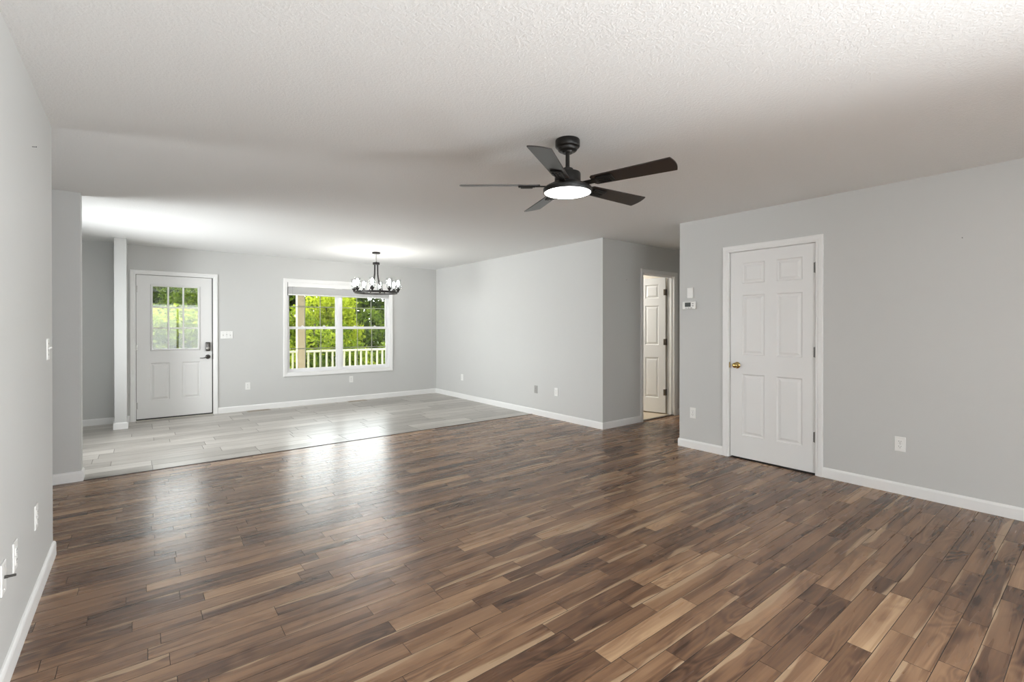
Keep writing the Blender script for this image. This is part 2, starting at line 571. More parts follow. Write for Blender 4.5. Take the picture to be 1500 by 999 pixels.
wall('wall_wing', [(-0.253, -0.131, 7.86, YW, 0, H)], 'narrow grey wing wall beside the front door')
wall('wall_alcove', [(-1.5, -1.38, YS1, YW, 0, H)], 'side of the dim alcove left of the front door')
wall('wall_kitchen', [(-4.0, XL - T, YE - T, YE, 0, H)], 'return wall hidden behind the left wall end')
wall('wall_side', [(-4.12, -4.0, YE - T, YW + .14, 0, H)], 'outer wall of the side room out of view')
wall('wall_back', [(XL - T, -0.3, YB - T, YB, 0, H), (2.3, XR + T, YB - T, YB, 0, H), (-0.3, 2.3, YB - T, YB, 0, 0.4), (-0.3, 2.3, YB - T, YB, 2.1, H)], 'grey wall behind the camera around a wide window')
wall('wall_passage', [(XR + T, 7.2, YR - T, YR, 0, H), (7.2, 7.32, YR - T, 7.0, 0, H)], 'hallway walls hidden behind the closet wall')
M['bathwall'] = simple('cream_bath_paint', (0.62, 0.57, 0.48), 0.6, var=0.01)
mb = MB(); mb.box(XF + T, 6.24, 6.6, 6.72, 0, H); mb.box(6.24, 6.36, YH + T, 6.72, 0, H)
struct('wall_bathroom', mb, M['bathwall'], 'cream bathroom wall behind the half open door', 'wall')
mb = MB(); mb.box(XF + T, 7.2, YH + 0.005, 6.7, -0.12, 0.004)
struct('floor_bathroom', mb, M['bathtile'], 'beige bathroom floor seen through the half open door', 'floor')
mb = MB(); mb.box(5.47, 6.207, YH - 0.004, YH + 0.05, -0.001, 0.010, 0.003)
struct('trim_2', mb, M['strip'], 'dark wooden threshold under the half open hallway door', 'trim')
mb = MB()
mb.box(-0.3, 2.3, YB - 0.08, YB - 0.03, 0.4, 0.46, .005); mb.box(-0.3, 2.3, YB - 0.08, YB - 0.03, 2.04, 2.1, .005)
for x in (-0.3, 0.97, 2.24): mb.box(x, x + .06, YB - 0.08, YB - 0.03, 0.46, 2.04, .005)
struct('window_2', mb, M['vinyl'], 'white framed window behind the camera', 'window')

# ------------------------------------------------------------------ baseboards
BPROF = [(0.0, 0.0), (0.013, 0.0), (0.013, 0.070), (0.010, 0.079), (0.005, 0.0855), (0.0, 0.087)]
def base_loops(path):
    n = len(path)
    loops = []
    for i, p in enumerate(path):
        p = Vector(p)
        ns = []
        for a, b_ in ((i - 1, i), (i, i + 1)):
            if a >= 0 and b_ < n:
                d = (Vector(path[b_]) - Vector(path[a])).normalized()
                ns.append(Vector((d.y, -d.x)))
        off = ns[0] if len(ns) == 1 else (ns[0] + ns[1]) / (1 + ns[0].dot(ns[1]))
        loops.append([(p.x + off.x * q[0], p.y + off.y * q[0], q[1]) for q in BPROF])
    return loops
def baseboard(name, paths, label):
    mb = MB()
    for p in paths: mb.sweep(base_loops(p))
    return struct(name, mb, M['trim'], label, 'baseboard')
baseboard('baseboard_left', [[(XL, YB), (XL, YE), (-1.2, YE)]], 'white baseboard along the left wall')
baseboard('baseboard_stub', [[(-1.5, YS0), (XL, YS0), (XL, YS1), (-1.5, YS1)]], 'white baseboard wrapping the short wall end at left')
baseboard('baseboard_wing', [[(-4.0, YW), (-0.253, YW), (-0.253, 7.86), (-0.131, 7.86), (-0.131, YW), (-0.107, YW)]], 'white baseboard in the alcove and around the narrow wing wall')
baseboard('baseboard_front', [[(0.926, YW), (XF, YW), (XF, YH), (5.405, YH)]], 'white baseboard below the window and along the long pale wall')
baseboard('baseboard_hall', [[(6.274, YH), (7.2, YH)]], 'short white baseboard right of the hallway door')
baseboard('baseboard_right', [[(7.0, YR), (XR, YR), (XR, 2.490)], [(XR, 1.588), (XR, YB)]], 'white baseboard either side of the closet door')

# ------------------------------------------------------------------ door and window casings
CPROF = [(0.0, 0.0), (0.0, 0.008), (0.004, 0.011), (0.018, 0.0115), (0.024, 0.015), (0.044, 0.018), (0.056, 0.018), (0.060, 0.013), (0.060, 0.0)]
def casing(x0, x1, z0, z1, closed=False, w=0.060):
    """local: wall plane y=0, room on -y"""
    s = w / 0.060
    mb = MB()
    loops = []
    corners = ((x0, z0, -1, -1 if closed else 0), (x0, z1, -1, 1), (x1, z1, 1, 1), (x1, z0, 1, -1 if closed else 0))
    for cx, cz, sx_, sz_ in corners:
        loops.append([(cx + sx_ * d * s, -t, cz + sz_ * d * s) for d, t in CPROF])
    mb.sweep(loops, closed_path=closed)
    return mb

def panel_face(w, h, xs, zs, thick, holes=()):
    """a moulded door leaf; front face at y=0, x 0..w, z 0..h; xs, zs: panel extents; holes: cells left open (i,j)"""
    t = bmesh.new()
    def face(y, sgn):
        gx = sorted({0.0, w, *[v for p in xs for v in p]})
        gz = sorted({0.0, h, *[v for p in zs for v in p]})
        for i in range(len(gx) - 1):
            for j in range(len(gz) - 1):
                a, b_, c, d = gx[i], gx[i + 1], gz[j], gz[j + 1]
                pi_ = next((k for k, p in enumerate(xs) if abs(p[0] - a) < 1e-6 and abs(p[1] - b_) < 1e-6), None)
                pj = next((k for k, p in enumerate(zs) if abs(p[0] - c) < 1e-6 and abs(p[1] - d) < 1e-6), None)
                def rect(ins, dy):
                    return [t.verts.new((xx, y + sgn * dy, zz)) for xx, zz in ((a + ins, c + ins), (b_ - ins, c + ins), (b_ - ins, d - ins), (a + ins, d - ins))]
                if pi_ is not None and pj is not None:
                    if (pi_, pj) in holes:
                        continue
                    rs = [rect(0, 0), rect(0.006, 0.0075), rect(0.013, 0.0095), rect(0.020, 0.0085), rect(0.040, 0.0015)]
                    for A, B in zip(rs, rs[1:]):
                        for k in range(4):
                            l = (k + 1) % 4
                            t.faces.new((A[k], A[l], B[l], B[k]))
                    t.faces.new(rs[-1])
                else:
                    t.faces.new(rect(0, 0))
    face(0.0, 1)
    face(thick, -1)
    for a, b_ in (((0, 0), (w, 0)), ((w, 0), (w, h)), ((w, h), (0, h)), ((0, h), (0, 0))):
        t.faces.new([t.verts.new(p) for p in ((a[0], 0, a[1]), (b_[0], 0, b_[1]), (b_[0], thick, b_[1]), (a[0], thick, a[1]))])
    for hi, hj in holes:
        (a, b_), (c, d) = xs[hi], zs[hj]
        for p, q in (((a, c), (b_, c)), ((b_, c), (b_, d)), ((b_, d), (a, d)), ((a, d), (a, c))):
            t.faces.new([t.verts.new(v) for v in ((p[0], 0, p[1]), (q[0], 0, q[1]), (q[0], thick, q[1]), (p[0], thick, p[1]))])
    bmesh.ops.remove_doubles(t, verts=t.verts[:], dist=1e-5)
    return t

def jamb(x0, x1, z1, depth, th=0.015, sill=None):
    mb = MB()
    mb.box(x0 - th, x0, 0, depth, 0, z1 + th)
    mb.box(x1, x1 + th, 0, depth, 0, z1 + th)
    mb.box(x0, x1, 0, depth, z1, z1 + th)
    return mb

def hinge(parent, x, z, mat, y=0.0, leaf=True):
    mb = MB()
    hh = 0.089
    for k in range(5):
        a = z - hh / 2 + k * hh / 5
        mb.lathe([(0.0055, a + 0.0006), (0.0062, a + 0.002), (0.0062, a + hh / 5 - 0.002), (0.0055, a + hh / 5 - 0.0006)], 12, (x, y - 0.004, 0))
    mb.lathe([(0.0, z - hh / 2 - .006), (0.004, z - hh / 2 - .004), (0.0065, z - hh / 2)], 12, (x, y - 0.004, 0))
    mb.lathe([(0.0065, z + hh / 2), (0.004, z + hh / 2 + .004), (0.0, z + hh / 2 + .006)], 12, (x, y - 0.004, 0))
    if leaf:
        mb.box(x - 0.0165, x + 0.0145, y - 0.0025, y + 0.003, z - hh / 2, z + hh / 2, 0.0008, 1)
    return mb.build('hinge', mat, parent, 40)

# --- front door (door_1): local frame = world x, wall plane y=0
d1 = empty('door_1', (0, YW, 0))
tag(d1, 'white front door with nine-pane glass light and keypad deadbolt', 'door', kind='structure')
ox0, ox1, oz1 = -0.041, 0.866, 2.036
casing(ox0 - 0.005, ox1 - 0.001, 0.0, oz1 - 0.001).build('casing', M['trim'], d1)
jamb(ox0, ox1, oz1, 0.14, 0.0145).build('jamb', M['trim'], d1)
sw_, sh_ = 0.889, 2.006
lx, lz = ox0 + 0.005, 0.024
xs = [(0.12 - lx, 0.341 - lx), (0.485 - lx, 0.706 - lx)]
# leaf with a glass opening: bands around the light, panels below
t = bmesh.new()
gx0, gx1, gz0, gz1 = 0.146 - lx, 0.678 - lx, 0.994 - lz, 1.876 - lz
gz0_, gz1_ = gz0, gz1
leaf = MB()
lower = panel_face(sw_, 0.9 - lz, xs, [(0.272 - lz, 0.796 - lz)], 0.044)
leaf.merge(lower)
leaf.box(0, sw_, 0, 0.044, 0.9 - lz, gz0)
leaf.box(0, sw_, 0, 0.044, gz1, sh_)
leaf.box(0, gx0, 0, 0.044, gz0, gz1)
leaf.box(gx1, sw_, 0, 0.044, gz0, gz1)
slab = leaf.build('leaf', M['door'], d1)
slab.location = (lx, 0.012, lz)
# raised frame of the light and its muntins
FPROF = [(0.0, 0.0), (0.0, 0.006), (0.006, 0.012), (0.016, 0.013), (0.024, 0.008), (0.028, 0.0)]
mb = MB()
loops = []
for cx, cz, sx_, sz_ in ((gx0, gz0, -1, -1), (gx0, gz1, -1, 1), (gx1, gz1, 1, 1), (gx1, gz0, 1, -1)):
    loops.append([(cx + sx_ * d, -t_, cz + sz_ * d) for d, t_ in FPROF])
mb.sweep(loops, closed_path=True)
fr_ = mb.build('light_frame', M['door'], slab)
mb = MB()
for k in (1, 2):
    x = gx0 + (gx1 - gx0) * k / 3
    mb.box(x - .0105, x + .0105, -0.004, 0.016, gz0, gz1, 0.003)
    z = gz0 + (gz1 - gz0) * k / 3
    mb.box(gx0, gx1, -0.0035, 0.0155, z - .0105, z + .0105, 0.003)
mb.build('muntin', M['trim'], slab)
mb = MB(); mb.box(gx0, gx1, 0.019, 0.023, gz0, gz1)
mb.build('glass_pane', M['glass'], slab)
# keypad deadbolt
mb = MB()
mb.box(0.768 - lx, 0.832 - lx, -0.030, 0.0, 0.945 - lz, 1.079 - lz, 0.012, 3)
kb = mb.build('deadbolt', M['darknickel'], slab, 40)
kb['label'] = 'dark nickel keypad deadbolt'
mb = MB()
mb.lathe([(0.0, 0.0), (0.018, 0.0), (0.020, 0.006), (0.014, 0.010), (0.0, 0.011)], 24, (0.800 - lx, -0.030, 0.988 - lz), Matrix.Rotation(pi / 2, 3, 'X'))
mb.box(0.794 - lx, 0.806 - lx, -0.056, -0.036, 0.972 - lz, 1.004 - lz, 0.003)
mb.build('thumb_turn', M['nickel'], slab, 40)
# lever handle
mb = MB()
R90 = Matrix.Rotation(pi / 2, 3, 'X')
mb.lathe([(0.0, 0.0), (0.033, 0.0), (0.033, 0.004), (0.029, 0.009), (0.014, 0.012), (0.011, 0.020), (0.011, 0.045), (0.0, 0.047)], 28, (0.800 - lx, 0, 0.862 - lz), R90)
mb.tube([(0.806 - lx, -0.040, 0.863 - lz), (0.785 - lx, -0.043, 0.861 - lz), (0.755 - lx, -0.046, 0.850 - lz), (0.725 - lx, -0.046, 0.845 - lz), (0.698 - lx, -0.043, 0.847 - lz)],
        [0.009, 0.0085, 0.007, 0.006, 0.005], 12)
hl = mb.build('lever_handle', M['darknickel'], slab, 50)
hl['label'] = 'dark nickel lever handle'
for z in (1.83, 1.02, 0.21): hinge(d1, ox0 + 0.0035, z, M['nickel'], 0.012)
mb = MB()
mb.box(0.8535, 0.8658, 0.006, 0.05, 0.016, 2.03)
mb.box(ox0, ox1, 0.006, 0.05, 0.004, 0.0235)
mb.box(ox0, ox0 + .014, 0.0575, 0.066, 0.016, oz1); mb.box(ox1 - .014, ox1, 0.0575, 0.066, 0.016, oz1); mb.box(ox0, ox1, 0.0575, 0.066, oz1 - .014, oz1)
mb.build('weatherstrip', M['seal'], d1)
mb = MB(); mb.box(ox0, ox1, -0.016, 0.14, 0.0, 0.007, 0.002)
mb.build('threshold', M['grid'], d1)
mb = MB(); mb.box(0.8662, 0.8682, 0.004, 0.020, 0.82, 0.91, 0.0)
mb.box(0.864, 0.8725, -0.0095, -0.006, 0.825, 0.905, 0.001)
mb.build('strike_plate', M['darknickel'], d1)

# --- six panel interior leaf
def six_panel(w, h):
    k = w / 0.762
    xs = [(0.118 * k, 0.330 * k), (0.438 * k, 0.656 * k)]
    zs = [(0.220, 0.826), (1.015, 1.606), (1.718, 1.922)]
    return panel_face(w, h, xs, zs, 0.035)

# --- closet door (door_2): local x runs towards -Y in the room, room on local -y
d2 = empty('door_2', (XR, 2.4255, 0), -pi / 2)
tag(d2, 'closed white six-panel closet door with brass knob', 'door', kind='structure')
ow = 2.4255 - 1.6500
casing(-0.005, ow + 0.002, 0.0, 2.0530).build('casing', M['trim'], d2)
jamb(0, ow, 2.0505, T).build('jamb', M['trim'], d2)
mb = MB(); mb.merge(six_panel(ow - 0.008, 2.034))
s2 = mb.build('leaf', M['door'], d2)
s2.location = (0.005, 0.013, 0.0135)
mb = MB(); mb.box(0, ow, 0.052, 0.11, 0.0, 2.05)
mb.build('stop', M['seal'], d2)
mb = MB()
kx, kz = 0.0735 - 0.005, 0.924 - 0.0135
mb.lathe([(0.0, 0.0), (0.0315, 0.0), (0.0325, 0.003), (0.030, 0.007), (0.020, 0.010), (0.0125, 0.013), (0.011, 0.022), (0.0125, 0.028), (0.021, 0.033), (0.0255, 0.042), (0.026, 0.052),
          (0.022, 0.060), (0.014, 0.0645), (0.0, 0.066)], 36, (kx, 0, kz), R90)
kn = mb.build('knob', M['brass'], s2, 50)
kn['label'] = 'polished brass knob'
mb = MB(); mb.box(-0.0035, 0.0005, 0.006, 0.030, kz - 0.03, kz + 0.03); mb.box(-0.0075, 0.0, -0.014, -0.010, kz - 0.028, kz + 0.028, 0.001)
mb.build('latch_plate', M['brass'], s2)
for z in (1.829, 1.082, 0.331): hinge(d2, ow - 0.002, z, M['hingemetal'], 0.010)

# --- hallway door, half open (door_3)
d3 = empty('door_3', (0, YH, 0))
tag(d3, 'half open white six-panel door in the hallway', 'door', kind='structure')
casing(5.465, 6.212, 0.0, 2.046).build('casing', M['trim'], d3)
mb = jamb(5.470, 6.207, 2.043, T)
mb.box(6.195, 6.207, 0.035, 0.075, 0, 2.043, .001); mb.box(5.470, 5.482, 0.035, 0.075, 0, 2.043, .001); mb.box(5.482, 6.195, 0.035, 0.075, 2.031, 2.043, .001)
mb.build('jamb', M['trim'], d3)
w3 = 0.728
mb = MB(); mb.merge(six_panel(w3, 2.022))
bmesh.ops.translate(mb.bm, verts=mb.bm.verts, vec=(-w3 - 0.004, -0.041, 0))
s3 = mb.build('leaf', M['door'], d3)
s3.location = (6.204, 0.126, 0.020)
s3.rotation_euler = (0, 0, rad(-75.6))
for z in (1.822, 1.080, 0.328):
    mb = MB()
    zz = z - 0.020
    mb.box(-0.006, -0.001, -0.036, -0.006, zz - .045, zz + .045, 0.001)
    mb.lathe([(0.0, zz - .05), (0.0068, zz - .046), (0.0068, zz + .046), (0.0, zz + .05)], 12)
    mb.box(-0.030, 0.004, -0.048, -0.0405, zz - .045, zz + .045, 0.001)
    hg = mb.build('hinge', M['bronze'], s3, 40)
mb = MB()
mb.lathe([(0.0, 0.0), (0.032, 0.0), (0.030, 0.007), (0.012, 0.012), (0.011, 0.024), (0.021, 0.033), (0.026, 0.046), (0.022, 0.060), (0.0, 0.066)], 28, (-w3 + 0.062, -0.041, 0.905), R90)
mb.build('knob', M['brass'], s3, 50)

# --- window_1 : twin double-hung unit with grids between the glass
w1 = empty('window_1', (0, YW, 0))
tag(w1, 'white double window with grid bars looking out to trees', 'window', kind='structure')
casing(1.896, 3.656, 0.554, 2.036, closed=True, w=0.062).build('casing', M['trim'], w1)
mb = MB()
mb.box(WX0, WX0 + .012, 0, 0.14, WZ0, WZ1); mb.box(WX1 - .012, WX1, 0, 0.14, WZ0, WZ1)
mb.box(WX0, WX1, 0, 0.14, WZ1 - .012, WZ1); mb.box(WX0, WX1, 0, 0.14, WZ0, WZ0 + .012)
mb.build('liner', M['trim'], w1)
mb = MB()
fx0, fx1, fz0, fz1 = WX0 + .012, WX1 - .012, WZ0 + .012, WZ1 - .012
mb.box(fx0, fx0 + .018, 0.045, 0.125, fz0, fz1, .002); mb.box(fx1 - .018, fx1, 0.045, 0.125, fz0, fz1, .002)
mb.box(fx0, fx1, 0.0455, 0.1245, fz1 - .018, fz1, .002); mb.box(fx0, fx1, 0.0455, 0.1245, fz0, fz0 + .018, .002)
mb.box(2.722, 2.790, 0.046, 0.124, fz0, fz1, .002)
mb.build('frame', M['vinyl'], w1)
MEET = 1.288
def sash(x0, x1, z0, z1, y, bot, top, name, nz):
    mb = MB()
    s_ = 0.026
    mb.box(x0, x0 + s_, y, y + .03, z0, z1, .002); mb.box(x1 - s_, x1, y, y + .03, z0, z1, .002)
    mb.box(x0, x1, y + .0005, y + .0295, z0, z0 + bot, .002); mb.box(x0, x1, y + .0005, y + .0295, z1 - top, z1, .002)
    so = mb.build(name, M['vinyl'], w1)
    g0, g1, h0, h1 = x0 + s_, x1 - s_, z0 + bot, z1 - top
    mb = MB(); mb.box(g0 - .004, g1 + .004, y + .010, y + .013, h0 - .004, h1 + .004)
    mb.build('glass_pane', M['glass'], so)
    mb = MB()
    for k in (1, 2):
        x = g0 + (g1 - g0) * k / 3
        mb.box(x - .007, x + .007, y + .016, y + .021, h0, h1, .0015)
    for k in range(1, nz):
        z = h0 + (h1 - h0) * k / nz
        mb.box(g0, g1, y + .0165, y + .0205, z - .007, z + .007, .0015)
    mb.build('grid_bar', M['grid'], so)
for (sx0, sx1) in ((fx0 + .018, 2.722), (2.790, fx1 - .018)):
    sash(sx0, sx1, MEET - .02, fz1 - .018, 0.085, 0.036, 0.03, 'upper_sash', 2)
    sash(sx0, sx1, fz0 + .018, MEET + .024, 0.052, 0.040, 0.044, 'lower_sash', 2)
    mb = MB()
    for fx in (0.28, 0.72):
        x = sx0 + (sx1 - sx0) * fx
        mb.box(x - .022, x + .022, 0.046, 0.072, MEET + .0235, MEET + .034, .003)
        mb.lathe([(0.0, 0.0), (0.009, 0.0), (0.009, 0.008), (0.0, 0.010)], 14, (x, 0.060, MEET + .034))
    mb.build('sash_lock', M['vinyl'], w1)

# raised blind
bl = empty('window_blind', (2.776, YW + 0.024, 2.033))
tag(bl, 'white horizontal slat blind raised at the top of the window', 'blind')
mb = MB(); mb.box(-0.870, 0.870, -0.027, 0.020, -0.055, -0.001, .004)
mb.build('headrail', M['blind'], bl)
mb = MB(); mb.box(-0.872, 0.872, -0.036, -0.029, -0.068, 0.0, .003)
mb.build('valance', M['trim'], bl)
mb = MB()
for k in range(26):
    z = -0.070 - k * 0.0044
    mb.box(-0.866, 0.866, -0.0255, 0.0195, z - .0026, z, .0)
mb.build('slat', M['blind'], bl)
mb = MB(); mb.box(-0.866, 0.866, -0.026, 0.020, -0.207, -0.186, .003)
mb.build('bottom_rail', M['blind'], bl)
mb = MB(); mb.tube([(-0.80, -0.034, -0.06), (-0.80, -0.036, -0.30), (-0.80, -0.034, -0.62)], 0.0035, 8)
mb.build('tilt_wand', M['shade'], bl)

# ================================================================== ceiling fan
fx, fy = 2.05, 2.074
fan = empty('ceiling_fan', (fx, fy, H))
tag(fan, 'black five-blade ceiling fan with lit round light', 'ceiling fan')
mb = MB()
mb.lathe([(0.0, 0.0), (0.071, 0.0), (0.074, -0.004), (0.074, -0.040), (0.070, -0.046), (0.060, -0.049), (0.058, -0.062), (0.052, -0.068), (0.035, -0.070), (0.030, -0.080), (0.0, -0.082)], 48)
mb.build('canopy', M['black'], fan, 40)
mb = MB(); mb.lathe([(0.0125, -0.070), (0.0125, -0.185)], 20)
mb.build('downrod', M['black'], fan, 40)
mb = MB()
mb.lathe([(0.0, -0.172), (0.030, -0.172), (0.034, -0.175), (0.034, -0.193), (0.060, -0.194), (0.076, -0.200), (0.079, -0.208), (0.079, -0.262), (0.0, -0.264)], 48)
mb.build('motor', M['black'], fan, 40)
mb = MB()
mb.lathe([(0.0, -0.262), (0.090, -0.262), (0.135, -0.285), (0.148, -0.297), (0.148, -0.318), (0.145, -0.322), (0.140, -0.322), (0.140, -0.312), (0.0, -0.312)], 56)
mb.build('light_housing', M['black'], fan, 40)
mb = MB()
mb.lathe([(0.0, -0.327), (0.08, -0.326), (0.125, -0.3235), (0.139, -0.319), (0.139, -0.313), (0.0, -0.313)], 56)
mb.build('light_diffuser', M['led'], fan, 60)
zb = -(H - 2.166)
PITCH = 0.233
for k in range(5):
    th = rad(72 * k - 2.9)
    # outline in blade frame: x outwards, y to the left, then pitched so the left edge is lower
    pts = []
    r0_, r1_, wroot, wtip = 0.168, 0.643, 0.049, 0.064
    pts += [(r0_ + .012, wroot), ]
    n = 10
    for i in range(n + 1):
        a = i / n
        yy = wtip - 2 * wtip * a
        pts.append((r1_ + 0.014 * (1 - (2 * a - 1) ** 2), yy))
    pts += [(r0_ + .012, -wroot), (r0_, -wroot + .012), (r0_, wroot - .012)]
    t = bmesh.new()
    top = [t.verts.new((x, y, 0.003)) for x, y in pts]
    botv = [t.verts.new((x, y, -0.003)) for x, y in pts]
    t.faces.new(top); t.faces.new(botv[::-1])
    for i in range(len(pts)):
        j = (i + 1) % len(pts)
        t.faces.new((top[i], botv[i], botv[j], top[j]))
    mb = MB(); mb.merge(t)
    bo = mb.build('blade', M['blade'], fan)
    bo.rotation_euler = Matrix.Rotation(th, 3, 'Z').to_4x4().to_3x3().to_euler() if False else (Matrix.Rotation(th, 3, 'Z') @ Matrix.Rotation(-PITCH, 3, 'X')).to_euler()
    bo.location = (0, 0, zb)
    # blade iron: arm, plate and three ribs
    mb = MB()
    mb.box(0.070, 0.205, -0.020, 0.020, -0.011, -0.0032, 0.003)
    mb.box(0.196, 0.300, -0.034, 0.034, -0.013, -0.0032, 0.004)
    for yy in (-0.020, 0.0, 0.020):
        mb.box(0.212, 0.285, yy - .005, yy + .005, -0.018, -0.012, 0.002)
    mb.build('blade_bracket', M['black'], bo)

# ================================================================== chandelier
cx_, cy_ = 2.833, 6.976
ch = empty('chandelier', (cx_, cy_, H))
tag(ch, 'dark ring chandelier with eight lit clear glass shades', 'chandelier')
mb = MB(); mb.lathe([(0.0, 0.0), (0.058, 0.0), (0.060, -0.004), (0.060, -0.020), (0.055, -0.025), (0.0, -0.026)], 32)
mb.build('canopy', M['iron'], ch, 40)
mb = MB(); mb.lathe([(0.006, -0.024), (0.006, -0.155)], 12)
mb.build('stem', M['nickel'], ch, 40)
mb = MB(); mb.lathe([(0.0, -0.142), (0.012, -0.146), (0.016, -0.154), (0.050, -0.156), (0.052, -0.160), (0.052, -0.186), (0.048, -0.190), (0.0, -0.191)], 32)
mb.build('hub', M['iron'], ch, 40)
ZR = -0.612
RR = 0.305
mb = MB()
mb.lathe([(RR - .009, ZR - .016), (RR + .009, ZR - .016), (RR + .009, ZR + .014), (RR - .009, ZR + .014), (RR - .009, ZR - .016)], 64)
mb.build('ring', M['iron'], ch, 30)
base_az = math.atan2(-cy_, -cx_)          # from chandelier towards the room
for k in range(4):
    a = base_az + rad(35 + 90 * k)
    c_, s_ = cos(a), sin(a)
    prof = [(0.030, -0.188), (0.030, -0.26), (0.032, -0.33), (0.040, -0.39), (0.058, -0.45), (0.085, -0.52), (0.120, -0.58), (0.155, -0.612)]
    mb = MB(); mb.tube([(r_ * c_, r_ * s_, z_) for r_, z_ in prof], 0.0075, 10)
    mb.tube([(0.150 * c_, 0.150 * s_, -0.614), (0.298 * c_, 0.298 * s_, -0.614)], 0.006, 8)
    mb.build('arm', M['iron'], ch, 50)
for k in range(8):
    a = base_az + rad(-10 + 45 * k)
    c_, s_ = cos(a), sin(a)
    p = (0.325 * c_, 0.325 * s_, 0)
    mb = MB()
    mb.lathe([(0.0, -0.612), (0.011, -0.610), (0.012, -0.597), (0.016, -0.590), (0.022, -0.578), (0.030, -0.566), (0.034, -0.562), (0.034, -0.556), (0.012, -0.554), (0.011, -0.520), (0.0, -0.519)], 24, p)
    mb.tube([(0.305 * c_, 0.305 * s_, -0.605), (0.325 * c_, 0.325 * s_, -0.603)], 0.007, 8)
    cup = mb.build('cup', M['iron'], ch, 40)
    mb = MB()
    mb.lathe([(0.030, -0.5535), (0.043, -0.552), (0.045, -0.545), (0.045, -0.412), (0.0435, -0.412), (0.0435, -0.544), (0.041, -0.550), (0.030, -0.5515), (0.030, -0.5535)], 28, p)
    mb.build('glass_shade', M['shade'], cup, 40)
    mb = MB()
    mb.lathe([(0.012, -0.522), (0.014, -0.512), (0.018, -0.492), (0.0195, -0.468), (0.017, -0.446), (0.010, -0.430), (0.0, -0.425)], 18, p)
    mb.build('bulb', M['bulb'], cup, 60)

# ================================================================== outlets, switches, small wall things
def outlet_proto(name='wall_outlet', mat='plastic', recept=True):
    o = empty(name, (0, 0, 0))
    mb = MB(); mb.box(-0.035, 0.035, -0.006, 0.0, -0.057, 0.057, 0.0025)
    mb.build('cover_plate', M[mat], o)
    for dz in (-0.0195, 0.0195):
        mb = MB(); mb.box(-0.0165, 0.0165, -0.0085, -0.005, dz - .0145, dz + .0145, 0.0018)
        r_ = mb.build('receptacle', M[mat], o)
        mb = MB()
        for dx, hh in ((-0.0065, .0045), (0.0065, .0037)):
            mb.box(dx - .0012, dx + .0012, -0.0089, -0.0080, dz + .003 - hh, dz + .003 + hh)
        mb.lathe([(0.0, 0.0), (0.0024, 0.0), (0.0024, 0.0008), (0.0, 0.0008)], 12, (0, -0.0081, dz - .0085), R90)
        mb.build('slot', M['slot'], r_)
    mb = MB(); mb.lathe([(0.0, 0.0), (0.0035, 0.0), (0.0028, 0.0012), (0.0, 0.0014)], 12, (0, -0.006, 0), R90)
    mb.build('screw', M['nickel'], o)
    return o
FACE_Y, FACE_X, FACE_PX = 0.0, -pi / 2, pi / 2      # facing -Y, facing -X, facing +X
spots = [
    (4.676, 1.055, 0.390, FACE_X, 'white duplex outlet right of the closet door'),
    (4.676, 2.824, 0.382, FACE_X, 'white duplex outlet left of the closet door, below the thermostat'),
    (1.325, YW, 0.385, FACE_Y, 'white outlet low on the window wall, between front door and window'),
    (2.940, YW, 0.383, FACE_Y, 'white outlet directly below the window'),
    (4.636, 7.405, 0.385, FACE_X, 'white outlet on the long pale wall nearest the window corner'),
    (4.636, 4.912, 0.385, FACE_X, 'white outlet on the long pale wall nearest the hallway corner'),
    (-0.391, 3.170, 0.405, FACE_PX, 'white outlet on the left wall below the light switch'),
    (-0.391, 2.680, 0.405, FACE_PX, 'white outlet on the left wall beside the cable plate'),
]
proto = outlet_proto()
for i, (x, y, z, rz, lb) in enumerate(spots):
    o = proto if i == 0 else copy_tree(proto)
    o.location = (x, y, z); o.rotation_euler = (0, 0, rz)
    tag(o, lb, 'outlet', 'white wall outlets')
o = outlet_proto('wall_outlet', 'plastic_grey')
o.location = (4.636, 5.35, 0.378); o.rotation_euler = (0, 0, FACE_X)
tag(o, 'grey outlet plate low on the long pale wall', 'outlet')

# cable plate with a stub of black cable
o = empty('cable_plate', (XL, 2.475, 0.402), FACE_PX)
tag(o, 'white wall plate with a dark cable connector at the left edge', 'wall plate')
mb = MB(); mb.box(-0.035, 0.035, -0.006, 0.0, -0.057, 0.057, 0.0025); mb.build('cover_plate', M['plastic'], o)
mb = MB(); mb.lathe([(0.0, 0.0), (0.0055, 0.0), (0.0055, 0.010), (0.0045, 0.011), (0.0045, 0.030), (0.0, 0.031)], 14, (0, -0.006, 0.002), R90)
mb.build('connector', M['darknickel'], o, 40)
for dz in (-.042, .042):
    mb = MB(); mb.lathe([(0.0, 0.0), (0.0035, 0.0), (0.0028, 0.0012), (0.0, 0.0014)], 12, (0, -0.006, dz), R90); mb.build('screw', M['nickel'], o)

def switch(loc, rz, n, label):
    o = empty('light_switch', loc, rz)
    tag(o, label, 'light switch')
    w = 0.035 + (n - 1) * 0.023
    mb = MB(); mb.box(-w, w, -0.006, 0.0, -0.057, 0.057, 0.0025); mb.build('cover_plate', M['plastic'], o)
    for k in range(n):
        x = (k - (n - 1) / 2) * 0.046
        mb = MB()
        up = 1 if k != 1 else -1
        mb.box(-0.005, 0.005, -0.016, 0.0, -0.0045, 0.0045, 0.0015, rot=Matrix.Rotation(rad(-28 * up), 3, 'X'), at=(x, -0.005, 0.003 * up))
        mb.build('toggle', M['plastic'], o)
        mb = MB(); mb.box(x - .0052, x + .0052, -0.0064, -0.0055, -0.012, 0.012); mb.build('toggle_slot', M['plastic_grey'], o)
        for dz in (-.030, .030):
            mb = MB(); mb.lathe([(0.0, 0.0), (0.0035, 0.0), (0.0028, 0.0012), (0.0, 0.0014)], 12, (x, -0.006, dz), R90); mb.build('screw', M['plastic_grey'], o)
    return o
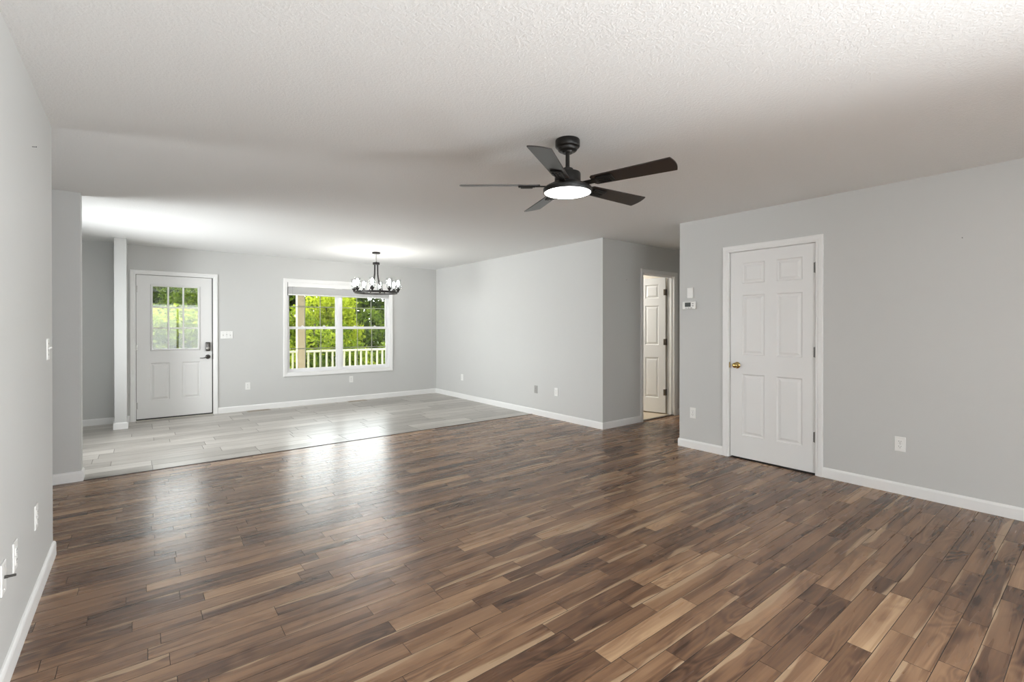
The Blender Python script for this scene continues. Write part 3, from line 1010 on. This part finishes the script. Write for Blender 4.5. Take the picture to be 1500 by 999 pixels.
switch((1.042, YW, 1.185), FACE_Y, 3, 'white triple toggle switch plate beside the front door')
switch((XL, 3.553, 1.185), FACE_PX, 1, 'white single toggle switch near the end of the left wall')

th_ = empty('thermostat', (XR, 2.862, 1.537), FACE_X)
tag(th_, 'white thermostat with grey screen left of the closet door', 'thermostat')
mb = MB(); mb.box(-0.078, 0.078, -0.026, 0.0, -0.042, 0.042, 0.010, 3); mb.build('body', M['plastic'], th_, 40)
mb = MB(); mb.box(-0.046, 0.024, -0.0272, -0.024, -0.016, 0.030, 0.001, 1); mb.build('screen', M['screen'], th_)
for dx, dz, w_ in ((0.048, 0.016, .011), (0.048, -0.006, .011), (-0.03, -0.028, .012), (0.0, -0.028, .012), (0.03, -0.028, .012)):
    mb = MB(); mb.box(dx - w_, dx + w_, -0.0285, -0.0255, dz - .005, dz + .005, .0015); mb.build('button', M['plastic_grey'], th_)

ds = empty('door_chime', (XR, 2.852, 1.670), FACE_X)
tag(ds, 'small white louvred sensor box above the thermostat', 'sensor')
mb = MB(); mb.box(-0.034, 0.034, -0.020, 0.0, -0.056, 0.056, 0.003); mb.build('housing', M['plastic'], ds)
mb = MB()
for k in range(7):
    mb.box(-0.028, 0.028, -0.0235, -0.0195, -0.045 + k * .015 - .0035, -0.045 + k * .015 + .0035, 0.001)
mb.build('louver', M['plastic'], ds)

def nail(loc, rz, label):
    mb = MB()
    mb.lathe([(0.0, -0.004), (0.0012, -0.003), (0.0012, 0.014), (0.003, 0.0142), (0.003, 0.0155), (0.0, 0.0158)], 10, (0, 0, 0), Matrix.Rotation(rad(80), 3, 'X'))
    o = mb.build('wall_nail', M['slot'])
    o.location = loc; o.rotation_euler = (0, 0, rz)
    tag(o, label, 'nail')
nail((XL, 3.12, 2.142), FACE_PX, 'small dark nail high on the left wall')
nail((XR, 0.701, 1.945), FACE_X, 'small dark nail high on the right wall')
nail((5.098, YH, 1.93), FACE_Y, 'small nail left in the hallway wall')

# floor registers in the tile by the window wall
def register(x0, x1, y0, y1, label):
    o = empty('floor_register', ((x0 + x1) / 2, (y0 + y1) / 2, 0.0))
    tag(o, label, 'floor vent', 'floor registers below the window wall')
    w, d = (x1 - x0) / 2, (y1 - y0) / 2
    mb = MB()
    mb.box(-w, w, -d, -d + .018, 0, .005, .002); mb.box(-w, w, d - .018, d, 0, .005, .002)
    mb.box(-w, -w + .02, -d, d, 0, .005, .002); mb.box(w - .02, w, -d, d, 0, .005, .002)
    mb.build('frame', M['register'], o)
    mb = MB()
    n = int((2 * w - .04) / .014)
    for k in range(n):
        x = -w + .02 + (k + .5) * (2 * w - .04) / n
        mb.box(x - .003, x + .003, -d + .016, d - .016, 0.0005, .004)
    mb.build('louver', M['register'], o)
    mb = MB(); mb.box(-w + .015, w - .015, -d + .015, d - .015, 0.0001, .0008); mb.build('duct', M['slot'], o)
register(1.30, 1.62, 8.245, 8.350, 'floor vent in the tile between front door and window')
register(2.86, 3.18, 8.245, 8.350, 'floor vent in the tile under the window')

# ================================================================== outside: porch
mb = MB()
for k in range(15):
    mb.box(-5, 9, YW + 0.15 + k * 0.15, YW + 0.15 + k * 0.15 + 0.144, -0.16, -0.12, 0.003, 1)
tag(mb.build('porch_deck', M['deck']), 'porch floor of painted boards outside the window', 'porch floor', kind='structure')
mb = MB()
mb.box(-5, 9, YW + 0.14, 10.55, 2.72, 2.80); mb.box(-5, 9, 10.20, 10.42, 2.56, 2.72)
tag(mb.build('porch_roof', M['soffit']), 'porch roof and beam above the window outside', 'porch roof', kind='structure')

def post(x, label):
    o = empty('porch_post', (x, 10.32, -0.12))
    tag(o, label, 'post', 'porch posts')
    mb = MB(); mb.box(-0.070, 0.070, -0.070, 0.070, 0.0, 2.69, 0.006); mb.build('shaft', M['post'], o)
    mb = MB()
    mb.box(-0.073, -0.0702, -0.066, 0.073, 0.0, 2.68, 0.001); mb.box(0.0702, 0.073, -0.066, 0.073, 0.0, 2.68, 0.001)
    mb.build('sunlit_side', M['postwhite'], o)  # pale side strips put the sunlit look of the post sides into colour
    mb = MB(); mb.box(-0.085, 0.085, -0.085, 0.085, 0.0, 0.12, 0.008); mb.build('plinth', M['post'], o)
    mb = MB(); mb.box(-0.085, 0.085, -0.085, 0.085, 2.56, 2.68, 0.008); mb.build('capital', M['post'], o)
    return o
post(2.588, 'cream porch post seen through the left window')
post(5.588, 'cream porch post right of the window view')
post(-0.412, 'cream porch post left of the window view')

def railing(x0, x1, label):
    o = empty('porch_railing', ((x0 + x1) / 2, 10.32, -0.12))
    tag(o, label, 'railing', 'porch railing sections')
    w = (x1 - x0) / 2
    mb = MB(); mb.box(-w, w, -0.032, 0.032, 0.90, 0.94, 0.006); mb.build('top_rail', M['postwhite'], o)
    mb = MB(); mb.box(-w, w, -0.020, 0.020, 0.10, 0.14, 0.004); mb.build('bottom_rail', M['postwhite'], o)
    n = int(2 * w / 0.118)
    for k in range(n):
        x = -w + (k + .5) * 2 * w / n
        mb = MB(); mb.box(x - .016, x + .016, -.016, .016, 0.13, 0.905, 0.002); mb.build('baluster', M['postwhite'], o)
railing(2.675, 5.50, 'white porch railing with upright balusters right of the cream post')
railing(-0.325, 2.50, 'white porch railing with upright balusters left of the cream post')

# ground
mb = MB(); mb.box(-40, 60, 8.6, 90, -1.9, -1.6)
tag(mb.build('ground', M['ground']), 'grassy ground beyond the porch', 'ground', kind='structure')

# ================================================================== trees
def leaf_mesh(name, blobs, count, size, rnd, lo, hi, bottom_dark=0.0):
    bm = bmesh.new()
    lay = bm.verts.layers.float_color.new('leaf')
    tot = sum(b_[3] ** 2 for b_ in blobs)
    for (bx, by, bz, br, tone_) in blobs:
        n = int(count * br * br / tot)
        for _ in range(n):
            v = Vector((rnd.gauss(0, 1), rnd.gauss(0, 1), rnd.gauss(0, 1))).normalized() * br * rnd.uniform(0.55, 1.05) ** 0.7
            c = Vector((bx, by, bz)) + Vector((v.x, v.y, v.z * 0.8))
            s = size * rnd.uniform(0.6, 1.3)
            q = Vector((rnd.gauss(0, 1), rnd.gauss(0, 1), rnd.gauss(0.5, 1))).normalized().to_track_quat('Z', 'Y').to_matrix() @ Matrix.Rotation(rnd.uniform(0, 6.28), 3, 'Z')
            tv = min(1, max(0, tone_ + rnd.gauss(0, 0.13)))
            vs_ = []
            for px_, py_, pz_ in ((0, -1, 0), (0.5, -0.1, 0.15), (0, 1, -0.1), (-0.5, -0.1, 0.15)):
                vv = bm.verts.new(c + q @ (Vector((px_, py_, pz_)) * s * 0.5)); vv[lay] = (tv, rnd.random(), 0, 1); vs_.append(vv)
            bm.faces.new((vs_[0], vs_[1], vs_[2])); bm.faces.new((vs_[0], vs_[2], vs_[3]))
    me = bpy.data.meshes.new(name)
    bm.to_mesh(me); bm.free()
    me.materials.append(M['leaf'])
    return me

def tree_proto(sd, height, spread, tone_, count, size):
    rnd = random.Random(sd)
    root = empty('leafy_tree', (0, 0, 0))
    mb = MB()
    top = height * 0.78
    lean = rnd.uniform(-.2, .2)
    trunk_pts = [(lean * (i / 5) ** 1.5 + rnd.uniform(-.04, .04), rnd.uniform(-.04, .04), top * i / 5) for i in range(6)]
    mb.tube(trunk_pts, [0.10 * (1 - 0.14 * i) for i in range(6)], 8)
    blobs = []
    for k in range(24):
        f = rnd.uniform(0.05, 1.0)
        a = k * 2.4 + rnd.uniform(-.4, .4)
        rad_ = spread * rnd.uniform(0.35, 1.0) * (1.15 - 0.6 * f)
        p1 = Vector((cos(a) * rad_, sin(a) * rad_, height * (0.10 + 0.80 * f)))
        i = min(4, max(1, int(f * 4)))
        p0 = Vector(trunk_pts[i])
        mid = (p0 + p1) / 2 + Vector((rnd.uniform(-.15, .15), rnd.uniform(-.15, .15), rnd.uniform(0, .2)))
        mb.tube([p0, mid, p1], [0.035, 0.024, 0.010], 6)
        blobs.append((p1.x, p1.y, p1.z, spread * rnd.uniform(0.26, 0.46), min(1, max(0, tone_ + rnd.gauss(0, .16)))))
        blobs.append((mid.x, mid.y, mid.z, spread * rnd.uniform(0.2, 0.32), tone_ - .1))
    mb.build('trunk', M['bark'], root, 60)
    fo = bpy.data.objects.new('foliage', leaf_mesh('foliage', blobs, count, size, rnd, 0, 1))
    COL.objects.link(fo); fo.parent = root
    return root

rt = random.Random(5)
protos = [tree_proto(21, 4.6, 1.7, 0.66, 11000, 0.16), tree_proto(33, 4.6, 1.7, 0.46, 11000, 0.15), tree_proto(45, 4.6, 1.75, 0.80, 11000, 0.17), tree_proto(58, 4.2, 2.2, 0.24, 10000, 0.24)]
spots = []
# (x, y, prototype, scale, height above ground)
for x, y, k, s, h_ in ((4.2, 15.4, 0, 0.9, 4.3), (7.8, 15.8, 1, 0.9, 4.4), (0.6, 15.2, 2, 0.9, 4.1), (11.5, 16.2, 2, 0.95, 4.4), (-3.0, 15.4, 1, 0.9, 4.3),
                   (1.9, 20.8, 1, 0.95, 5.2), (6.3, 20.8, 2, 0.95, 5.3), (10.8, 21.2, 0, 0.95, 5.4), (15.2, 21.4, 1, 1.0, 5.4), (-2.7, 20.6, 0, 0.95, 5.2),
                   (-3.6, 28.0, 3, 1.15, 6.6), (2.6, 28.0, 3, 1.15, 6.7), (9.0, 28.2, 3, 1.15, 6.7), (15.4, 28.0, 3, 1.15, 6.7), (21.8, 28.0, 3, 1.15, 6.8)):
    spots.append((x, y, k, s, h_))
used = set()
kinds = {0: 'bright green leafy tree', 1: 'mid green leafy tree', 2: 'yellow-green leafy tree', 3: 'dark green spreading tree'}
for i, (x, y, k, s, h_) in enumerate(spots):
    o = protos[k] if k not in used else copy_tree(protos[k])
    used.add(k)
    o.location = (x, y, -1.62)
    o.scale = (s, s, h_ / (5.1 if k != 3 else 4.9))
    o.rotation_euler = (0, 0, rt.uniform(0, 6.28))
    tag(o, kinds[k] + ' growing beyond the porch railing', 'tree', 'trees beyond the porch')
# dark shrubs under the trees
sh = empty('leafy_shrub', (0, 0, 0))
rnd = random.Random(77)
blobs = [(rnd.uniform(-.8, .8), rnd.uniform(-.5, .5), rnd.uniform(0.2, 0.95), rnd.uniform(.3, .5), rnd.uniform(.05, .35)) for _ in range(12)]
mb = MB()
for b_ in blobs: mb.tube([(0.1 * b_[0], 0.1 * b_[1], 0), (b_[0] * .6, b_[1] * .6, b_[2] * .5), b_[:3]], [0.02, 0.014, 0.006], 5)
mb.build('stem', M['bark'], sh)
fo = bpy.data.objects.new('foliage', leaf_mesh('foliage', blobs, 3500, 0.13, rnd, 0, 1))
COL.objects.link(fo); fo.parent = sh
for i in range(11):
    o = sh if i == 0 else copy_tree(sh)
    o.location = (-4.0 + i * 2.05, 12.25 + rt.uniform(-.15, .15), -1.62)
    s = rt.uniform(1.0, 1.25) * 0.8
    o.scale = (s, s, s * 2.0)
    o.rotation_euler = (0, 0, rt.uniform(-.3, .3))
    tag(o, 'dark green shrub low behind the porch railing', 'shrub', 'shrubs behind the porch railing')

# tall hedge closing the view behind the trees
hd = empty('tall_hedge', (9.0, 34.0, -1.62))
tag(hd, 'long tall hedge of dark foliage behind all the trees', 'hedge')
rnd = random.Random(91)
blobs = [(-19 + i * 0.9 + rnd.uniform(-.3, .3), rnd.uniform(-.5, .5), rnd.uniform(0.5, 5.4), rnd.uniform(0.8, 1.2), rnd.uniform(.05, .4)) for i in range(43) for _ in range(5)]
mb = MB()
for i in range(22): mb.tube([(-19 + i * 1.8, 0, 0), (-19 + i * 1.8 + rnd.uniform(-.2, .2), 0, 2.4), (-19 + i * 1.8 + rnd.uniform(-.4, .4), 0, 5.2)], [0.09, 0.06, 0.02], 6)
mb.build('stem', M['bark'], hd)
fo = bpy.data.objects.new('foliage', leaf_mesh('foliage', blobs, 34000, 0.5, rnd, 0, 1))
COL.objects.link(fo); fo.parent = hd
